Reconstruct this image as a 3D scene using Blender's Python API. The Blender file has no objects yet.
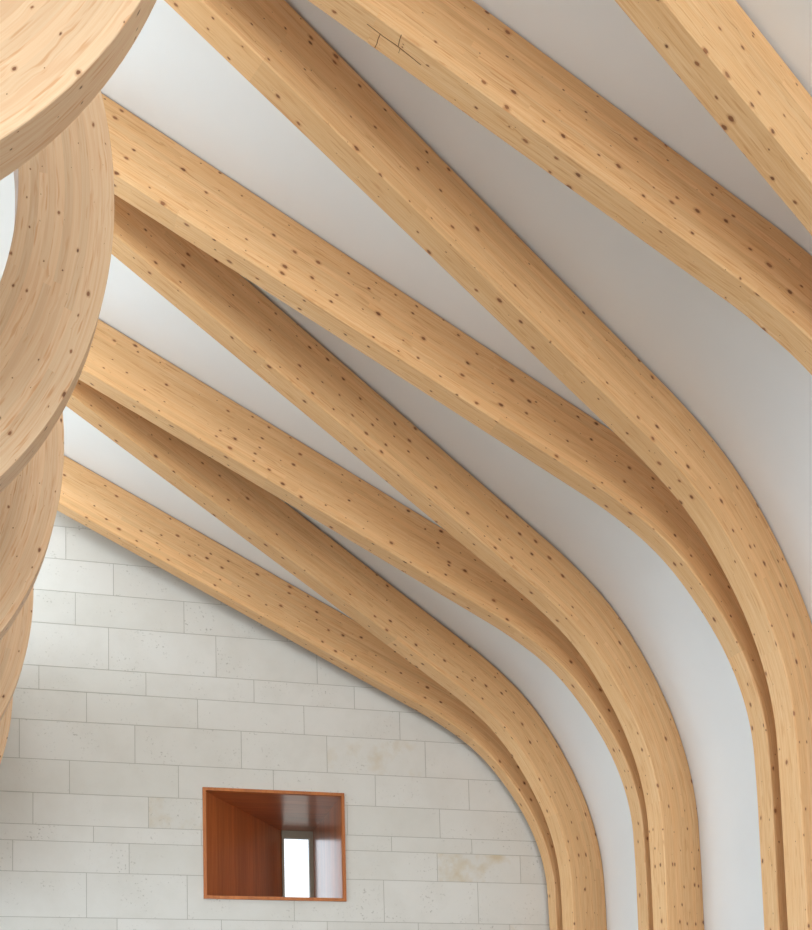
import bpy, math, random
from mathutils import Vector, Matrix

C = bpy.context.scene.collection
SC = bpy.context.scene
S = 2.25                      # metres per structural bay
FLOOR = -0.72 * S             # eye of the camera is the origin

# ------------------------------------------------------------------ camera
YAW, PITCH, ROLL = 0.27538, 0.09232, 0.02566
cam = bpy.data.cameras.new('camera')
cam.sensor_fit = 'HORIZONTAL'
cam.sensor_width = 36.0
cam.lens = 1260.633 / 812 * 36.0
cam.shift_y = (990.114 - 465.0) / 812
cam.clip_start = 0.05
cam_o = bpy.data.objects.new('camera', cam)
C.objects.link(cam_o)
fw = Vector((math.sin(YAW) * math.cos(PITCH), math.cos(YAW) * math.cos(PITCH), math.sin(PITCH)))
rt = Vector((math.cos(YAW), -math.sin(YAW), 0))
up = rt.cross(fw)
r2 = rt * math.cos(ROLL) - up * math.sin(ROLL)
u2 = rt * math.sin(ROLL) + up * math.cos(ROLL)
cam_o.matrix_world = Matrix(((r2.x, u2.x, -fw.x, 0), (r2.y, u2.y, -fw.y, 0), (r2.z, u2.z, -fw.z, 0), (0, 0, 0, 1)))
SC.camera = cam_o

# ------------------------------------------------------------------ world, daylight, exposure
world = bpy.data.worlds.new('overcast_sky')
SC.world = world
world.use_nodes = True
wn = world.node_tree
wn.nodes.clear()
w_out = wn.nodes.new('ShaderNodeOutputWorld')
w_bg = wn.nodes.new('ShaderNodeBackground')
w_tc = wn.nodes.new('ShaderNodeTexCoord')
w_sep = wn.nodes.new('ShaderNodeSeparateXYZ')
w_rmp = wn.nodes.new('ShaderNodeValToRGB')
w_map = wn.nodes.new('ShaderNodeMapRange')
w_map.inputs[1].default_value = -1
wn.links.new(w_tc.outputs['Generated'], w_sep.inputs[0])
wn.links.new(w_sep.outputs[2], w_map.inputs[0])
wn.links.new(w_map.outputs[0], w_rmp.inputs[0])
e = w_rmp.color_ramp.elements
e[0].position, e[0].color = 0.44, (0.30, 0.30, 0.27, 1)
e[1].position, e[1].color = 0.52, (0.86, 0.93, 1.0, 1)
wn.links.new(w_rmp.outputs[0], w_bg.inputs[0])
w_bg.inputs[1].default_value = 1.5
wn.links.new(w_bg.outputs[0], w_out.inputs[0])

def area(name, loc, target, sx, sy, power, col):
    l = bpy.data.lights.new(name, 'AREA')
    l.shape, l.size, l.size_y, l.energy, l.color = 'RECTANGLE', sx, sy, power, col
    o = bpy.data.objects.new(name, l)
    C.objects.link(o)
    o.location = loc
    d = (Vector(target) - Vector(loc)).normalized()
    yv = Vector((0, 1, 0)) if abs(d.y) < 0.9 else Vector((0, 0, 1))
    z = -d
    x = yv.cross(z).normalized()
    y = z.cross(x)
    o.matrix_world = Matrix(((x.x, y.x, z.x, loc[0]), (x.y, y.y, z.y, loc[1]), (x.z, y.z, z.z, loc[2]), (0, 0, 0, 1)))
    return o

# daylight through the ridge rooflight, the garden glazing on the left and the windows behind
area('clerestory_daylight', (-2.60 * S, 3.1 * S, 2.78 * S), (1.0 * S, 3.1 * S, 2.40 * S), 0.60 * S, 6.0 * S, 400, (0.70, 0.86, 1.0))
area('rooflight_daylight', (-0.40 * S, 3.75 * S, 3.10 * S), (-0.25 * S, 3.75 * S, 1.0 * S), 0.38 * S, 4.3 * S, 110, (0.78, 0.90, 1.0))
area('garden_daylight', (-2.88 * S, 2.4 * S, 0.70 * S), (1.0 * S, 2.4 * S, 0.80 * S), 0.75 * S, 6.5 * S, 600, (0.66, 0.83, 1.0))
area('rear_daylight', (0.0 * S, -6.1 * S, 1.3 * S), (0.4 * S, 3.0 * S, 1.9 * S), 4.4 * S, 3.0 * S, 2050, (0.88, 0.95, 1.0))

SC.view_settings.view_transform = 'Standard'
SC.view_settings.look = 'None'
SC.view_settings.gamma = 1.0
SC.view_settings.exposure = 0.07
SC.view_settings.use_curve_mapping = False

# ------------------------------------------------------------------ node helpers
class NT:
    def __init__(self, name):
        self.m = bpy.data.materials.new(name)
        self.m.use_nodes = True
        self.t = self.m.node_tree
        self.t.nodes.clear()
        self.out = self.n('ShaderNodeOutputMaterial')
        self.b = self.n('ShaderNodeBsdfPrincipled')
        self.l(self.b.outputs[0], self.out.inputs[0])
    def n(self, k):
        return self.t.nodes.new(k)
    def l(self, a, b):
        self.t.links.new(a, b)
    def put(self, sock, v):
        if isinstance(v, (int, float)):
            sock.default_value = v
        elif isinstance(v, tuple):
            sock.default_value = v if len(v) == len(sock.default_value) else (*v, 1)
        else:
            self.l(v, sock)
    def math(self, op, a, b=None, c=None, clamp=False):
        k = self.n('ShaderNodeMath')
        k.operation = op
        k.use_clamp = clamp
        for i, v in enumerate((a, b, c)):
            if v is not None:
                self.put(k.inputs[i], v)
        return k.outputs[0]
    def vec(self, x, y, z):
        k = self.n('ShaderNodeCombineXYZ')
        for i, v in enumerate((x, y, z)):
            self.put(k.inputs[i], v)
        return k.outputs[0]
    def noise(self, v, scale=1.0, detail=3.0, rough=0.55, dist=0.0):
        k = self.n('ShaderNodeTexNoise')
        self.l(v, k.inputs['Vector'])
        k.inputs['Scale'].default_value = scale
        k.inputs['Detail'].default_value = detail
        k.inputs['Roughness'].default_value = rough
        k.inputs['Distortion'].default_value = dist
        return k.outputs[0]
    def white(self, v):
        k = self.n('ShaderNodeTexWhiteNoise')
        self.l(v, k.inputs['Vector'])
        return k.outputs[0]
    def rng(self, v, a, b, c=0.0, d=1.0, smooth=False):
        k = self.n('ShaderNodeMapRange')
        if smooth:
            k.interpolation_type = 'SMOOTHSTEP'
        for i, x in enumerate((v, a, b, c, d)):
            self.put(k.inputs[i], x)
        return k.outputs[0]
    def mix(self, f, a, b, mode='MIX'):
        k = self.n('ShaderNodeMix')
        k.data_type = 'RGBA'
        k.blend_type = mode
        self.put(k.inputs[0], f)
        self.put(k.inputs[6], a)
        self.put(k.inputs[7], b)
        return k.outputs[2]
    def bump(self, h, strength, dist):
        k = self.n('ShaderNodeBump')
        k.inputs['Strength'].default_value = strength
        k.inputs['Distance'].default_value = dist
        self.l(h, k.inputs['Height'])
        self.l(k.outputs[0], self.b.inputs['Normal'])

def srgb(r, g, b):
    f = lambda c: (c / 255 / 12.92) if c / 255 < 0.04045 else ((c / 255 + 0.055) / 1.055) ** 2.4
    return (f(r), f(g), f(b))

def spruce(name, figure, light, dark, streak, knot, sv):
    """glued laminated spruce: U runs along the timber in metres, V across it (sides 0.., faces of one board 5..)"""
    t = NT(name)
    uvn = t.n('ShaderNodeUVMap')
    uvn.uv_map = 'grain'
    sp = t.n('ShaderNodeSeparateXYZ')
    t.l(uvn.outputs[0], sp.inputs[0])
    s, v = sp.outputs[0], sp.outputs[1]
    oi = t.n('ShaderNodeObjectInfo')
    rnd = oi.outputs['Random']
    side = t.math('LESS_THAN', v, 3.0)
    lam = t.math('MULTIPLY', t.math('FLOOR', t.math('DIVIDE', v, 0.044)), side)
    r100 = t.math('MULTIPLY', rnd, 173.0)
    off = t.white(t.vec(lam, r100, 1.0))
    seg = t.math('FLOOR', t.math('DIVIDE', t.math('ADD', s, t.math('MULTIPLY', off, 7.0)), 2.7))
    tone = t.white(t.vec(lam, seg, r100))
    tz = t.math('ADD', t.math('MULTIPLY', tone, 40.0), r100)
    # knots
    jit = t.noise(t.vec(t.math('MULTIPLY', s, 30.0), t.math('MULTIPLY', v, 45.0), r100), 1.0, 2.0)
    jit = t.math('MULTIPLY', t.math('SUBTRACT', jit, 0.5), 0.10)
    kv = t.n('ShaderNodeTexVoronoi')
    kv.voronoi_dimensions = '2D'
    t.l(t.vec(t.math('ADD', t.math('ADD', t.math('MULTIPLY', s, 5.4), t.math('MULTIPLY', r100, 3.1)), jit),
              t.math('ADD', t.math('MULTIPLY', v, 9.4), t.math('MULTIPLY', jit, -0.8)), 0.0), kv.inputs['Vector'])
    kv.inputs['Scale'].default_value = 1.0
    kd = kv.outputs['Distance']
    ks = t.n('ShaderNodeSeparateColor')
    t.l(kv.outputs['Color'], ks.inputs[0])
    kr = t.math('MULTIPLY', t.math('POWER', ks.outputs[0], 2.4), knot)
    kr = t.math('ADD', kr, 0.010)
    # grain flows round the knots
    swirl = t.math('MULTIPLY', t.rng(kd, 0.0, 0.35, 1.0, 0.0, True), 0.007)
    vv = t.math('ADD', v, t.math('MULTIPLY', swirl, t.math('SIGN', t.math('SUBTRACT', ks.outputs[1], 0.5))))
    fine = t.noise(t.vec(t.math('MULTIPLY', s, 2.2), t.math('MULTIPLY', vv, 120.0), tz), 1.0, 3.0, 0.65)
    broad = t.noise(t.vec(t.math('MULTIPLY', s, 0.42), t.math('MULTIPLY', vv, 15.0), tz), 1.0, 2.0, 0.5, 0.15)
    rings = t.math('SINE', t.math('MULTIPLY', broad, 40.0))
    rings = t.rng(rings, 0.2, 1.0, 0.0, 1.0, True)
    col = t.mix(t.rng(fine, 0.32, 0.72), light, dark)
    col = t.mix(t.math('MULTIPLY', rings, figure * 0.7), col, streak)
    st = t.noise(t.vec(t.math('MULTIPLY', s, 4.2), t.math('MULTIPLY', vv, sv), t.math('ADD', tz, 9.0)), 1.0, 2.0, 0.5)
    col = t.mix(t.rng(st, 0.58, 0.70, 0.0, figure * 2.0, True), col, streak)
    big = t.noise(t.vec(t.math('MULTIPLY', s, 0.35), t.math('MULTIPLY', v, 5.0), r100), 1.0, 2.0)
    col = t.mix(t.rng(big, 0.35, 0.70, 0.0, 0.45), col, dark)
    tn = t.rng(tone, 0.0, 1.0, 0.94, 1.05)
    col = t.mix(1.0, col, t.vec(tn, tn, tn), 'MULTIPLY')
    halo = t.rng(kd, kr, t.math('MULTIPLY', kr, 1.8), 0.40, 0.0, True)
    col = t.mix(halo, col, srgb(186, 118, 66))
    core = t.rng(kd, t.math('MULTIPLY', kr, 0.60), t.math('MULTIPLY', kr, 1.05), 0.88, 0.0, True)
    col = t.mix(core, col, t.mix(ks.outputs[2], srgb(98, 52, 30), srgb(150, 92, 56)))
    t.l(col, t.b.inputs['Base Color'])
    t.b.inputs['Roughness'].default_value = 0.48
    t.b.inputs['Specular IOR Level'].default_value = 0.3
    t.bump(fine, 0.05, 0.002)
    return t.m

SPRUCE = spruce('spruce_glulam', 0.34, srgb(239, 198, 148), srgb(227, 173, 116), srgb(207, 144, 88), 0.118, 70.0)
SPRUCE_ARC = spruce('spruce_glulam_figured', 0.44, srgb(239, 206, 168), srgb(232, 190, 148), srgb(218, 158, 110), 0.08, 58.0)

def plaster(name, col):
    t = NT(name)
    tc = t.n('ShaderNodeTexCoord')
    n = t.noise(tc.outputs['Object'], 1.3, 4.0)
    t.l(t.mix(t.rng(n, 0.3, 0.7), col, tuple(c * 0.97 for c in col)), t.b.inputs['Base Color'])
    t.b.inputs['Roughness'].default_value = 0.85
    t.b.inputs['Specular IOR Level'].default_value = 0.2
    t.bump(t.noise(tc.outputs['Object'], 55.0, 2.0), 0.04, 0.003)
    return t.m
PLASTER = plaster('white_plaster', (0.90, 0.88, 0.85))

def stone():
    t = NT('pale_limestone')
    tc = t.n('ShaderNodeTexCoord')
    at = t.n('ShaderNodeAttribute')
    at.attribute_name = 'block'
    a = t.n('ShaderNodeSeparateColor')
    t.l(at.outputs['Color'], a.inputs[0])
    p = t.n('ShaderNodeVectorMath')
    p.operation = 'ADD'
    t.l(tc.outputs['Object'], p.inputs[0])
    t.l(t.vec(t.math('MULTIPLY', a.outputs[0], 31.0), t.math('MULTIPLY', a.outputs[1], 17.0), 0.0), p.inputs[1])
    P = p.outputs[0]
    col = t.mix(a.outputs[0], srgb(218, 214, 205), srgb(223, 219, 211))
    cloud = t.noise(P, 2.2, 5.0, 0.6)
    col = t.mix(t.rng(cloud, 0.42, 0.75, 0.0, 0.4), col, srgb(203, 197, 185))
    warm = t.math('MULTIPLY', a.outputs[2], t.rng(t.noise(P, 3.1, 4.0, 0.6), 0.5, 0.72, 0.0, 0.8))
    col = t.mix(warm, col, srgb(205, 186, 150))
    spots = t.math('MULTIPLY', t.rng(t.noise(P, 38.0, 2.0, 0.5), 0.62, 0.72), t.rng(t.noise(P, 3.0, 2.0), 0.48, 0.68))
    col = t.mix(t.math('MULTIPLY', spots, 0.55), col, srgb(140, 132, 114))
    t.l(col, t.b.inputs['Base Color'])
    t.b.inputs['Roughness'].default_value = 0.75
    t.b.inputs['Specular IOR Level'].default_value = 0.25
    t.bump(t.noise(P, 24.0, 3.0), 0.06, 0.004)
    return t.m
STONE = stone()

def plain(name, col, rough, spec=0.3):
    t = NT(name)
    tc = t.n('ShaderNodeTexCoord')
    n = t.noise(tc.outputs['Object'], 9.0, 3.0)
    t.l(t.mix(t.rng(n, 0.3, 0.7), col, tuple(c * 0.93 for c in col)), t.b.inputs['Base Color'])
    t.b.inputs['Roughness'].default_value = rough
    t.b.inputs['Specular IOR Level'].default_value = spec
    return t.m
MORTAR = plain('lime_mortar', srgb(186, 181, 168), 0.9, 0.1)
CRACK = plain('dark_split_wood', srgb(112, 72, 44), 0.8, 0.1)
FRAME_METAL = plain('bronze_grey_metal', srgb(158, 150, 130), 0.4)

def cherry(name, c1, c2, rough, ax, coat=1.0):
    t = NT(name)
    tc = t.n('ShaderNodeTexCoord')
    sp = t.n('ShaderNodeSeparateXYZ')
    t.l(tc.outputs['Object'], sp.inputs[0])
    sc_ = [26.0, 26.0, 26.0]
    sc_[ax] = 1.4
    P = t.vec(*[t.math('MULTIPLY', sp.outputs[i], sc_[i]) for i in range(3)])
    g = t.noise(P, 1.0, 4.0, 0.6)
    sb = [4.5, 4.5, 4.5]
    sb[ax] = 0.15
    band = t.noise(t.vec(*[t.math('MULTIPLY', sp.outputs[i], sb[i]) for i in range(3)]), 1.0, 1.0)
    col = t.mix(t.rng(g, 0.3, 0.7), c1, c2)
    bb = t.rng(band, 0.3, 0.7, 0.82, 1.12)
    t.l(t.mix(1.0, col, t.vec(bb, bb, bb), 'MULTIPLY'), t.b.inputs['Base Color'])
    t.b.inputs['Roughness'].default_value = rough
    t.b.inputs['Specular IOR Level'].default_value = 0.5
    t.b.inputs['Coat Weight'].default_value = coat
    t.b.inputs['Coat IOR'].default_value = 1.62
    t.b.inputs['Coat Roughness'].default_value = 0.2
    return t.m
CHERRY = cherry('cherry_veneer', srgb(208, 126, 72), srgb(184, 102, 54), 0.35, 2)
CHERRY_ACROSS = cherry('cherry_veneer_across', srgb(208, 126, 72), srgb(184, 102, 54), 0.35, 0)
CHERRY_EDGE = cherry('cherry_edging', srgb(196, 118, 54), srgb(178, 98, 42), 0.5, 2, 0.0)

def glass():
    t = NT('clear_glazing')
    tr = t.n('ShaderNodeBsdfTransparent')
    gl = t.n('ShaderNodeBsdfGlossy')
    gl.inputs['Roughness'].default_value = 0.02
    fr = t.n('ShaderNodeFresnel')
    fr.inputs[0].default_value = 1.5
    mx = t.n('ShaderNodeMixShader')
    t.l(fr.outputs[0], mx.inputs[0])
    t.l(tr.outputs[0], mx.inputs[1])
    t.l(gl.outputs[0], mx.inputs[2])
    t.l(mx.outputs[0], t.out.inputs[0])
    return t.m
GLASS = glass()

def boards():
    t = NT('pale_oak_boards')
    tc = t.n('ShaderNodeTexCoord')
    sp = t.n('ShaderNodeSeparateXYZ')
    t.l(tc.outputs['Object'], sp.inputs[0])
    b = t.math('FLOOR', t.math('DIVIDE', sp.outputs[0], 0.18))
    tone = t.white(t.vec(b, t.math('FLOOR', t.math('DIVIDE', t.math('ADD', sp.outputs[1], t.math('MULTIPLY', b, 0.77)), 2.1)), 0.0))
    g = t.noise(t.vec(t.math('MULTIPLY', sp.outputs[0], 60.0), t.math('MULTIPLY', sp.outputs[1], 2.0), t.math('MULTIPLY', tone, 20.0)), 1.0, 3.0)
    col = t.mix(t.rng(g, 0.3, 0.7), srgb(150, 143, 134), srgb(140, 132, 124))
    tn = t.rng(tone, 0, 1, 0.88, 1.08)
    t.l(t.mix(1.0, col, t.vec(tn, tn, tn), 'MULTIPLY'), t.b.inputs['Base Color'])
    t.b.inputs['Roughness'].default_value = 0.4
    return t.m
BOARDS = boards()

# ------------------------------------------------------------------ mesh helpers
def obj(name, verts, faces, mats, parent=None, fmat=None, smooth=False):
    me = bpy.data.meshes.new(name)
    me.from_pydata([tuple(v) for v in verts], [], faces)
    for m in (mats if isinstance(mats, list) else [mats]):
        me.materials.append(m)
    if fmat:
        for p, i in zip(me.polygons, fmat):
            p.material_index = i
    if smooth:
        for p in me.polygons:
            p.use_smooth = True
    me.update()
    o = bpy.data.objects.new(name, me)
    C.objects.link(o)
    if parent:
        o.parent = parent
    return o

def struct(o):
    o['kind'] = 'structure'
    return o

def tag(o, label, cat, group=None):
    o['label'], o['category'] = label, cat
    if group:
        o['group'] = group
    return o

class Boxes:
    def __init__(self):
        self.v, self.f, self.m = [], [], []
    def box(self, a, b, mat=0):
        i = len(self.v)
        for z in (a[2], b[2]):
            self.v += [(a[0], a[1], z), (b[0], a[1], z), (b[0], b[1], z), (a[0], b[1], z)]
        for q in ((0, 3, 2, 1), (4, 5, 6, 7), (0, 1, 5, 4), (1, 2, 6, 5), (2, 3, 7, 6), (3, 0, 4, 7)):
            self.f.append(tuple(i + k for k in q))
            self.m.append(mat)
        return i
    def prism(self, poly, z0, z1, mat=0):
        i, n = len(self.v), len(poly)
        self.v += [(x, y, z0) for x, y in poly] + [(x, y, z1) for x, y in poly]
        self.f.append(tuple(i + k for k in reversed(range(n))))
        self.f.append(tuple(i + n + k for k in range(n)))
        for k in range(n):
            j = (k + 1) % n
            self.f.append((i + k, i + j, i + n + j, i + n + k))
        self.m += [mat] * (n + 2)

# ------------------------------------------------------------------ profile shared by the ribs and the plaster vault
WX, Y0, GAP, PA, PB = 2.47998, 5.87481, 0.172517, -0.054753, 0.313115
BW, BD, Z0, LARC, DZ = 0.0886412, 0.221906, 0.84742, 1.4244, 0.081685
DEV = [(0.011786, 0.011686), (-0.006633, -0.011754), (-0.000995, -0.002703), (-0.000124, 0.00816),
       (-0.00396, -0.009498), (0.003755, -0.001847), (-0.006842, 0.000467), (0.00303, 0.005391)]
KW = [math.exp(k) for k in (-1.40579, 0.591555, 0.433419, 0.035607, 0.540772, -0.155824)]
ALPHA, KSTR = 1.126969, 0.0016448

def angle(s):
    if s >= LARC:
        return ALPHA + KSTR * (s - LARC)
    x = s / LARC * 6
    i = min(int(x), 5)
    return ALPHA * (sum(KW[:i]) + KW[i] * (x - i)) / sum(KW)

def make_profile(u_end, ns=72):
    """(s, u, z, theta) from the floor, up the column, round the bend and along the slope"""
    pts = []
    base = (FLOOR / S)
    pts.append((base - Z0, 0.0, base, 0.0))
    pts.append(((base - Z0) * 0.5, 0.0, Z0 + (base - Z0) * 0.5, 0.0))
    s, u, z, st, nxt = 0.0, 0.0, Z0, 0.004, 0.0
    step = 0.026
    while u < u_end:
        if s >= nxt - 1e-9:
            pts.append((s, u, z, angle(s)))
            nxt += step if s < LARC else step * 4
        th = angle(s + st / 2)
        u += math.sin(th) * st
        z += math.cos(th) * st
        s += st
    pts.append((s, u, z, angle(s)))
    return pts

def frame(b):
    """plan line of rib b (1 = farthest): column y, direction, side normal towards the camera, bay"""
    odd = b % 2 == 1
    e_, o_ = DEV[b - 1] if 1 <= b <= 8 else (0.0, 0.0)
    phi = (PA if odd else PB) + e_
    dx, dy = -math.cos(phi), (math.sin(phi) if odd else -math.sin(phi))
    k = (b - 1) // 2
    yc = o_ + Y0 - k + (GAP / 2 if odd else -GAP / 2)
    nx, ny = (-math.sin(phi), -math.cos(phi)) if odd else (math.sin(phi), -math.cos(phi))
    return yc, dx, dy, nx, ny, k

YW = 6.06          # face of the stone wall

def swept(name, stations, mat, ch=0.0042):
    """stations: (s, origin, nrm (towards the back of the timber), side); section BD deep and BW wide with eased arrises"""
    h = BW / 2
    sec = [(ch, h, 's'), (BD - ch, h, 'o'), (BD, h - ch, 'o'), (BD, -h + ch, 'o'), (BD - ch, -h, 's'), (ch, -h, 'i'), (0, -h + ch, 'i'), (0, h - ch, 'i')]
    V, F, UV = [], [], []
    for s, o, n, l in stations:
        for a, b, _ in sec:
            V.append((o + n * a + l * b) * S)
    N = len(sec)
    kinds = ['s', 'c', 'b', 'c', 's', 'c', 'b', 'c']
    for i in range(len(stations) - 1):
        for j in range(N):
            k = (j + 1) % N
            F.append((i * N + j, i * N + k, (i + 1) * N + k, (i + 1) * N + j))
            uv = []
            for (ii, jj) in ((i, j), (i, k), (i + 1, k), (i + 1, j)):
                a, b, _ = sec[jj]
                s = stations[ii][0] * S
                if kinds[j] == 's':
                    uv.append((s, a * S + 0.002 + (0 if j == 0 else 1.5)))
                elif kinds[j] == 'b':
                    uv.append((s, b * S + (5.5 if j == 6 else 7.5)))
                else:
                    uv.append((s, a * S + 0.002 if a < BD / 2 else a * S - 0.004))
            UV.append(uv)
    F.append(tuple(reversed(range(N))))
    F.append(tuple(range((len(stations) - 1) * N, len(stations) * N)))
    for base in (0, (len(stations) - 1) * N):
        uv = [(b * S * 0.3, a * S) for a, b, _ in sec]
        UV.append(list(reversed(uv)) if base == 0 else uv)
    o = obj(name, V, F, mat)
    me = o.data
    lay = me.uv_layers.new(name='grain')
    for p, uv in zip(me.polygons, UV):
        for li, c in zip(p.loop_indices, uv):
            lay.data[li].uv = c
        p.use_smooth = p.index < len(F) - 2
    for ed in me.edges:
        pass
    try:
        me.set_sharp_from_angle(angle=math.radians(22))
    except Exception:
        pass
    # normals outward
    import bmesh
    bm = bmesh.new()
    bm.from_mesh(me)
    bmesh.ops.recalc_face_normals(bm, faces=bm.faces)
    bm.to_mesh(me)
    bm.free()
    return o

# ------------------------------------------------------------------ plaster vault and right wall (behind the ribs)
VPROF = make_profile(2.64)
for q in (0.3, 0.8, 1.4, 2.0, 2.5):      # flat roof over the lantern beyond the ridge
    VPROF.append((VPROF[-1][0], 2.64 + q, VPROF[-1][2], VPROF[-1][3]))
def vault_point(b, pt, depth):
    s, u, z, th = pt
    ue, ze = u - depth * math.cos(th), z + depth * math.sin(th)
    if b == 0:
        return Vector((WX - ue, YW + 0.02, ze)) * S
    yc, dx, dy, nx, ny, k = frame(b)
    if b % 2 == 0:
        ue, ze = u - (depth + 0.012) * math.cos(th), z + (depth + 0.012) * math.sin(th)
    return Vector((WX + dx * ue, yc + dy * ue, ze + DZ * k)) * S

def vault_sheet(name, rows, d_in, d_out, flat_base):
    B = list(range(0, 25))
    SUB = 4
    cols = []
    for i in range(len(B) - 1):
        for q in range(SUB):
            cols.append((B[i], B[i + 1], q / SUB))
    cols.append((B[-1], B[-1], 0))
    V, F = [], []
    for depth in (d_in, d_out):
        for b0, b1, f in cols:
            for r in rows:
                p = vault_point(b0, r, depth).lerp(vault_point(b1, r, depth), f)
                if r[2] <= FLOOR / S + 1e-6:
                    p.z = FLOOR
                V.append(p)
    n, m = len(rows), len(cols)
    off = n * m
    for c in range(m - 1):
        for r in range(n - 1):
            a = c * n + r
            F.append((a, a + 1, a + n + 1, a + n))
            F.append((off + a, off + a + n, off + a + n + 1, off + a + 1))
    for r in (0, n - 1):
        for c in range(m - 1):
            a = c * n + r
            F.append((a, a + n, off + a + n, off + a))
    for c in (0, m - 1):
        for r in range(n - 1):
            a = c * n + r
            F.append((a, a + 1, off + a + 1, off + a))
    o = obj(name, V, F, PLASTER, smooth=True)
    try:
        o.data.set_sharp_from_angle(angle=math.radians(40))
    except Exception:
        pass
    return struct(o)

vault_sheet('wall_right', VPROF[:3], BD * 1.005, BD * 1.005 + 0.08, True)
vault_sheet('ceiling', VPROF[2:], BD * 1.005, BD * 1.005 + 0.08, False)

# ------------------------------------------------------------------ stone end wall with its deep window
WIN = (0.708, 1.414, 1.026, 1.575)      # outer edge of the cherry frame
courses = [-0.72, -0.56, -0.36, -0.20, -0.02, 0.13, 0.34, 0.50, 0.64, 0.79, 0.925, 1.14, 1.287, 1.365, 1.517, 1.679, 1.868, 2.016,
           2.133, 2.344, 2.506, 2.667, 2.83, 2.97, 3.16, 3.31, 3.48]
joints = {0.925: [0.159, 0.63, 1.152, 1.61, 2.11], 1.14: [-0.174, 0.357, 0.88, 1.39, 1.896, 2.348], 1.287: [0.192, 0.7, 1.2, 1.657, 2.085],
          1.365: [-0.084, 0.449, 0.95, 1.43, 1.916, 2.403], 1.517: [0.082, 0.593, 1.058, 1.579, 2.078],
          1.679: [-0.146, 0.387, 0.901, 1.332, 1.848], 1.868: [0.161, 0.689, 1.218, 1.716], 2.016: [-0.058, 0.441, 0.968, 1.48],
          2.133: [0.265, 0.782, 1.29], 2.344: [0.11, 0.627, 1.14], 2.506: [0.289, 0.81], 2.667: [0.066, 0.58]}
random.seed(11)
wall = Boxes()
TH = 0.87           # wall thickness, m / S
XL, XR = -3.05, 2.60
top = courses[-1]
a0, a1 = YW + 0.004, YW + TH
splay = 1.205       # inner left edge of the splayed opening
wall.box((XL * S, a0 * S, FLOOR), (WIN[0] * S, a1 * S, top * S), 1)
wall.prism([(WIN[1] * S, a0 * S), (XR * S, a0 * S), (XR * S, a1 * S), (1.45 * S, a1 * S)], FLOOR, top * S, 1)
for zz in ((FLOOR, WIN[2] * S), (WIN[3] * S, top * S)):
    wall.prism([(WIN[0] * S, a0 * S), (WIN[1] * S, a0 * S), (1.45 * S, a1 * S), (WIN[0] * S, a1 * S)], zz[0], zz[1], 1)
blockcol = [(0, 0, 0)] * len(wall.f)
J = 0.0016
for c in range(len(courses) - 1):
    z0, z1 = courses[c], courses[c + 1]
    xs = list(joints.get(z0, []))
    if not xs:
        xs = [random.uniform(-0.2, 0.3)]
    xs.sort()
    while xs[0] > XL + 0.3:
        xs.insert(0, xs[0] - random.uniform(0.44, 0.56))
    while xs[-1] < XR - 0.25:
        xs.append(xs[-1] + random.uniform(0.46, 0.54))
    xs[0], xs[-1] = XL, XR
    for x0, x1 in zip(xs[:-1], xs[1:]):
        warm = 0.0
        if random.random() < 0.05:
            warm = 0.6
        if abs(z0 - 1.14) < 0.01 and abs(x0 - 1.896) < 0.01:
            warm = 1.0
        rc = (random.random(), random.random(), warm)
        A = (x0 + J, x1 - J, z0 + J, z1 - J)
        pieces = []
        if A[1] <= WIN[0] or A[0] >= WIN[1] or A[3] <= WIN[2] or A[2] >= WIN[3]:
            pieces = [A]
        else:
            if A[0] < WIN[0]:
                pieces.append((A[0], WIN[0], A[2], A[3]))
            if A[1] > WIN[1]:
                pieces.append((WIN[1], A[1], A[2], A[3]))
            l_, r_ = max(A[0], WIN[0]), min(A[1], WIN[1])
            if A[2] < WIN[2]:
                pieces.append((l_, r_, A[2], WIN[2]))
            if A[3] > WIN[3]:
                pieces.append((l_, r_, WIN[3], A[3]))
        for q in pieces:
            n0 = len(wall.f)
            wall.box((q[0] * S, (YW + 0.0025) * S, q[2] * S), (q[1] * S, (a0 + 0.001) * S, q[3] * S), 0)
            blockcol += [rc] * (len(wall.f) - n0)
wo = struct(obj('wall_back', wall.v, wall.f, [STONE, MORTAR], fmat=wall.m))
ca = wo.data.color_attributes.new('block', 'FLOAT_COLOR', 'CORNER')
for p, rc in zip(wo.data.polygons, blockcol):
    for li in p.loop_indices:
        ca.data[li].color = (*rc, 1)

# window_1: cherry lined opening, splayed on the left, narrow glazed slot at its outer end
win = bpy.data.objects.new('window_1', None)
C.objects.link(win)
win.location = (WIN[0] * S, YW * S, WIN[2] * S)
struct(win)
def wpart(name, bx, mat, label=None):
    o = obj(name, [(x - WIN[0] * S, y - YW * S, z - WIN[2] * S) for x, y, z in bx.v], bx.f, mat, win)
    if label:
        o['label'] = label
    return o
FT = 0.0155
yf = YW - 0.010
x0, x1, z0, z1 = WIN
b = Boxes()
b.box((x0 * S, yf * S, z0 * S), ((x0 + FT) * S, (YW + 0.012) * S, z1 * S))
b.box(((x1 - FT) * S, yf * S, z0 * S), (x1 * S, (YW + 0.012) * S, z1 * S))
b.box(((x0 + FT) * S, yf * S, z0 * S), ((x1 - FT) * S, (YW + 0.012) * S, (z0 + FT) * S))
b.box(((x0 + FT) * S, yf * S, (z1 - FT) * S), ((x1 - FT) * S, (YW + 0.012) * S, z1 * S))
wpart('window_frame', b, CHERRY_EDGE, 'thin orange cherry edging round the opening')
YE = YW + 0.84
XI, XO = 1.252, 1.420            # where the splayed lining meets the glazing
b = Boxes()
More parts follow.
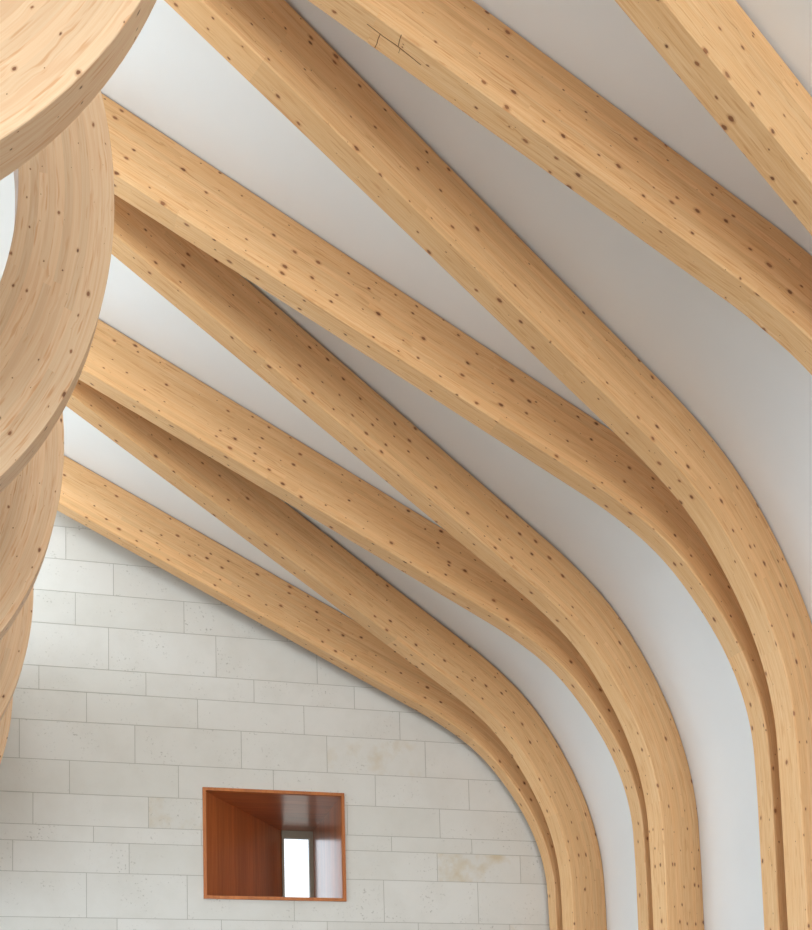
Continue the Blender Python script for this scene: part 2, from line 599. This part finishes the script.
b.prism([((x0 + FT) * S, (YW + 0.012) * S), (XI * S, YE * S), ((XI - 0.03) * S, YE * S), ((x0 + 0.001) * S, (YW + 0.03) * S)], (z0 + 0.002) * S, (z1 - 0.002) * S)
wpart('splayed_lining', b, CHERRY, 'splayed left lining in reddish cherry veneer')
b = Boxes()
b.prism([((x1 - FT) * S, (YW + 0.012) * S), ((x1 - 0.002) * S, (YW + 0.012) * S), (1.434 * S, YE * S), (XO * S, YE * S)], (z0 + 0.002) * S, (z1 - 0.002) * S)
wpart('side_lining', b, CHERRY, 'right lining catching the glare of the pane')
b = Boxes()
b.box(((x0 + 0.003) * S, (YW + 0.012) * S, (z1 - FT) * S), (1.44 * S, YE * S, (z1 - 0.003) * S))
wpart('head_lining', b, CHERRY_ACROSS)
b = Boxes()
b.box(((x0 + 0.003) * S, (YW + 0.012) * S, (z0 + 0.003) * S), (1.44 * S, YE * S, (z0 + FT) * S))
wpart('sill', b, CHERRY_ACROSS)
b = Boxes()
xa, xb, za, zb = XI - 0.01, XO, z0 + FT, z1 - FT
fw_ = 0.022
b.box((xa * S, (YE - 0.03) * S, za * S), ((xa + 0.012) * S, YE * S, zb * S))
b.box(((xb - fw_) * S, (YE - 0.03) * S, za * S), (xb * S, YE * S, zb * S))
b.box(((xa + 0.012) * S, (YE - 0.03) * S, (zb - 0.041) * S), ((xb - fw_) * S, YE * S, zb * S))
b.box(((xa + 0.012) * S, (YE - 0.03) * S, za * S), ((xb - fw_) * S, YE * S, (za + 0.015) * S))
wpart('sash', b, FRAME_METAL, 'bronze grey metal sash')
b = Boxes()
b.box(((xa + 0.01) * S, (YE - 0.012) * S, (za + 0.01) * S), ((xb - fw_ + 0.003) * S, (YE - 0.009) * S, (zb - 0.038) * S))
wpart('pane', b, GLASS, 'bright white glass pane')

# ------------------------------------------------------------------ floor and the unseen sides of the room
b = Boxes()
b.box((-3.05 * S, -6.3 * S, FLOOR - 0.2), (2.8 * S, (YW + TH) * S, FLOOR))
struct(obj('floor', b.v, b.f, BOARDS))

b = Boxes()
yb, ye = -6.3, YW + TH
b.box((-3.05 * S, yb * S, FLOOR), (-2.95 * S, ye * S, 0.30 * S))
b.box((-3.05 * S, yb * S, 1.10 * S), (-2.95 * S, ye * S, 2.3 * S))
for q in range(12):
    y_ = yb + q * 1.1
    b.box((-3.05 * S, y_ * S, 0.30 * S), (-2.95 * S, (y_ + 0.07) * S, 1.10 * S))
struct(obj('wall_left', b.v, b.f, PLASTER))
b = Boxes()
b.box((-3.05 * S, yb * S, FLOOR), (2.8 * S, (yb + 0.1) * S, -0.25 * S))
b.box((-3.05 * S, yb * S, 2.85 * S), (2.8 * S, (yb + 0.1) * S, 4.6 * S))
b.box((-3.05 * S, yb * S, -0.25 * S), (-2.25 * S, (yb + 0.1) * S, 2.85 * S))
b.box((2.25 * S, yb * S, -0.25 * S), (2.8 * S, (yb + 0.1) * S, 2.85 * S))
for x_ in (-0.78, 0.72):
    b.box((x_ * S, yb * S, -0.25 * S), ((x_ + 0.06) * S, (yb + 0.1) * S, 2.85 * S))
struct(obj('wall_front', b.v, b.f, PLASTER))

# ------------------------------------------------------------------ flared ribs of the ridge light (left), same section as the ribs
AXC, AZC, AR, AW, AY1, ADY, ADZ, APHI, AEZ, ADX = -0.634976, 2.074517, 0.868462, 0.088877, 1.665647, 0.978284, -0.052221, 0.105368, 1.139506, -0.098883
def arc_station(k, a, r):
    u = r * math.cos(a)
    z = AZC + ADZ * k + r * AEZ * math.sin(a)
    return Vector((AXC + ADX * k + u * math.cos(APHI), AY1 + ADY * k + u * math.sin(APHI), z))

# plaster lining behind the flared ribs, running down into the aisle soffit
def lining():
    ks = [-8, -5, -3, -1, 0, 1, 2, 3, 4, (YW - AY1) / ADY + 0.06]
    V, F = [], []
    angs = [math.radians(x) for x in range(28, -91, -4)]
    rows = len(angs) + 1
    RI = AR - 0.245
    for t_ in (0, 0.06):
        for k in ks:
            for a in angs:
                V.append(arc_station(k, a, RI - t_) * S)
            q = arc_station(k, angs[-1], RI - t_)
            V.append(Vector((-3.0, q.y - 0.2, q.z)) * S)
    off = rows * len(ks)
    for c in range(len(ks) - 1):
        for r in range(rows - 1):
            a = c * rows + r
            F.append((a, a + rows, a + rows + 1, a + 1))
            F.append((off + a, off + a + 1, off + a + rows + 1, off + a + rows))
        F.append((c * rows, off + c * rows, off + (c + 1) * rows, (c + 1) * rows))
    o = obj('ceiling', V, F, PLASTER, smooth=True)
    o.name = 'ceiling_left'
    return struct(o)
lining()

# ------------------------------------------------------------------ the timber ribs rising from the right wall
LABELS = {
    1: 'honey spruce rib lowest on the stone wall, arching along the top edge of the masonry',
    2: 'spruce rib second up from the stone wall, sharing the column foot nearest the stone',
    3: 'pale spruce rib ending in the thinner left post of the middle column pair',
    4: 'broad spruce rib forming the right post of the middle column pair beside white plaster',
    5: 'pale spruce rib behind the tall bend, narrow left post of the right column pair',
    6: 'long spruce rib bending down beside the right edge as the widest post in view',
    7: 'large spruce rib crossing the top right with a dark drying crack in its underside',
    8: 'spruce rib cut off by the top right corner, the nearest of the sloping ribs',
}
for bnum in range(1, 9):
    yc, dx, dy, nx, ny, k = frame(bnum)
    prof = make_profile(2.60 if bnum % 2 else 2.60)
    side = Vector((nx, ny, 0))
    st = []
    for s, u, z, th in prof:
        zz = z + DZ * k
        if z <= FLOOR / S + 1e-6:
            zz = FLOOR / S
        o_ = Vector((WX + dx * u, yc + dy * u, zz))
        n_ = Vector((-dx * math.cos(th), -dy * math.cos(th), math.sin(th)))
        st.append((s, o_, n_, side))
    o = swept('curved_timber_rib', st, SPRUCE)
    if bnum == 7:
        def on_soffit(u_, lat, depth):
            for (s0, ua, za, ta), (s1, ub, zb_, tb) in zip(prof[:-1], prof[1:]):
                if ub > ua and ua <= u_ <= ub:
                    f_ = (u_ - ua) / (ub - ua)
                    th_, z_ = ta + (tb - ta) * f_, za + (zb_ - za) * f_
            n_ = Vector((-dx * math.cos(th_), -dy * math.cos(th_), math.sin(th_)))
            return (Vector((WX + dx * u_, yc + dy * u_, z_ + DZ * k)) + side * (lat * BW) + n_ * depth) * S
        V, F = [], []
        for line, wd in (([(1.716, 0.075), (1.694, 0.068), (1.671, 0.055), (1.650, 0.066), (1.629, 0.070), (1.600, 0.045), (1.5705, 0.015)], 0.0016),
                         ([(1.6806, 0.045), (1.6812, -0.12), (1.680, -0.28), (1.681, -0.44)], 0.0016),
                         ([(1.6365, 0.46), (1.636, 0.28), (1.6335, 0.075)], 0.0014), ([(1.628, 0.06), (1.627, -0.10)], 0.001)):
            along = abs(line[0][0] - line[-1][0]) > 0.02
            b0 = len(V)
            for u_, lat in line:
                du, dl = (0, wd / BW / 2) if along else (wd / 2, 0)
                for dp in (-0.0004, 0.003):
                    V.append(on_soffit(u_ - du, lat - dl, dp))
                    V.append(on_soffit(u_ + du, lat + dl, dp))
            for q in range(len(line) - 1):
                a_, c_ = b0 + q * 4, b0 + q * 4 + 4
                for e0, e1 in ((0, 1), (1, 3), (3, 2), (2, 0)):
                    F.append((a_ + e0, a_ + e1, c_ + e1, c_ + e0))
            F.append((b0, b0 + 2, b0 + 3, b0 + 1))
            e_ = b0 + (len(line) - 1) * 4
            F.append((e_, e_ + 1, e_ + 3, e_ + 2))
        obj('drying_crack', V, F, CRACK, o)['label'] = 'dark branching crack in the underside'
    tag(o, LABELS[bnum], 'beam', 'sloping ribs springing from the right wall')

ALAB = ['huge curved spruce rib filling the top left corner, nearest of the stacked curves',
        'pale streaky curved rib below the corner one, its face tallest on the left edge',
        'curved spruce rib third down the left edge, beside the lowest white ceiling wedge',
        'small curved spruce rib fourth down the left edge, in front of upper stone courses',
        'last sliver of curved spruce rib at the left edge, lowest against the stone wall']
for k in range(5):
    st = []
    s = 0.0
    prev = None
    n = 64
    for i in range(n + 1):
        a = math.radians(28 - 118 * i / n)
        p = arc_station(k, a, AR)
        if prev is not None:
            s += (p - prev).length
        prev = p
        q = arc_station(k, a, AR - 0.2050)
        nn = (q - p) / 0.2050 * (0.2050 / BD)
        st.append((s, p, nn, Vector((math.sin(APHI), -math.cos(APHI), 0))))
    o = swept('flared_timber_rib', st, SPRUCE_ARC, 0.0014)
    tag(o, ALAB[k], 'beam', 'flared ribs of the ridge light')
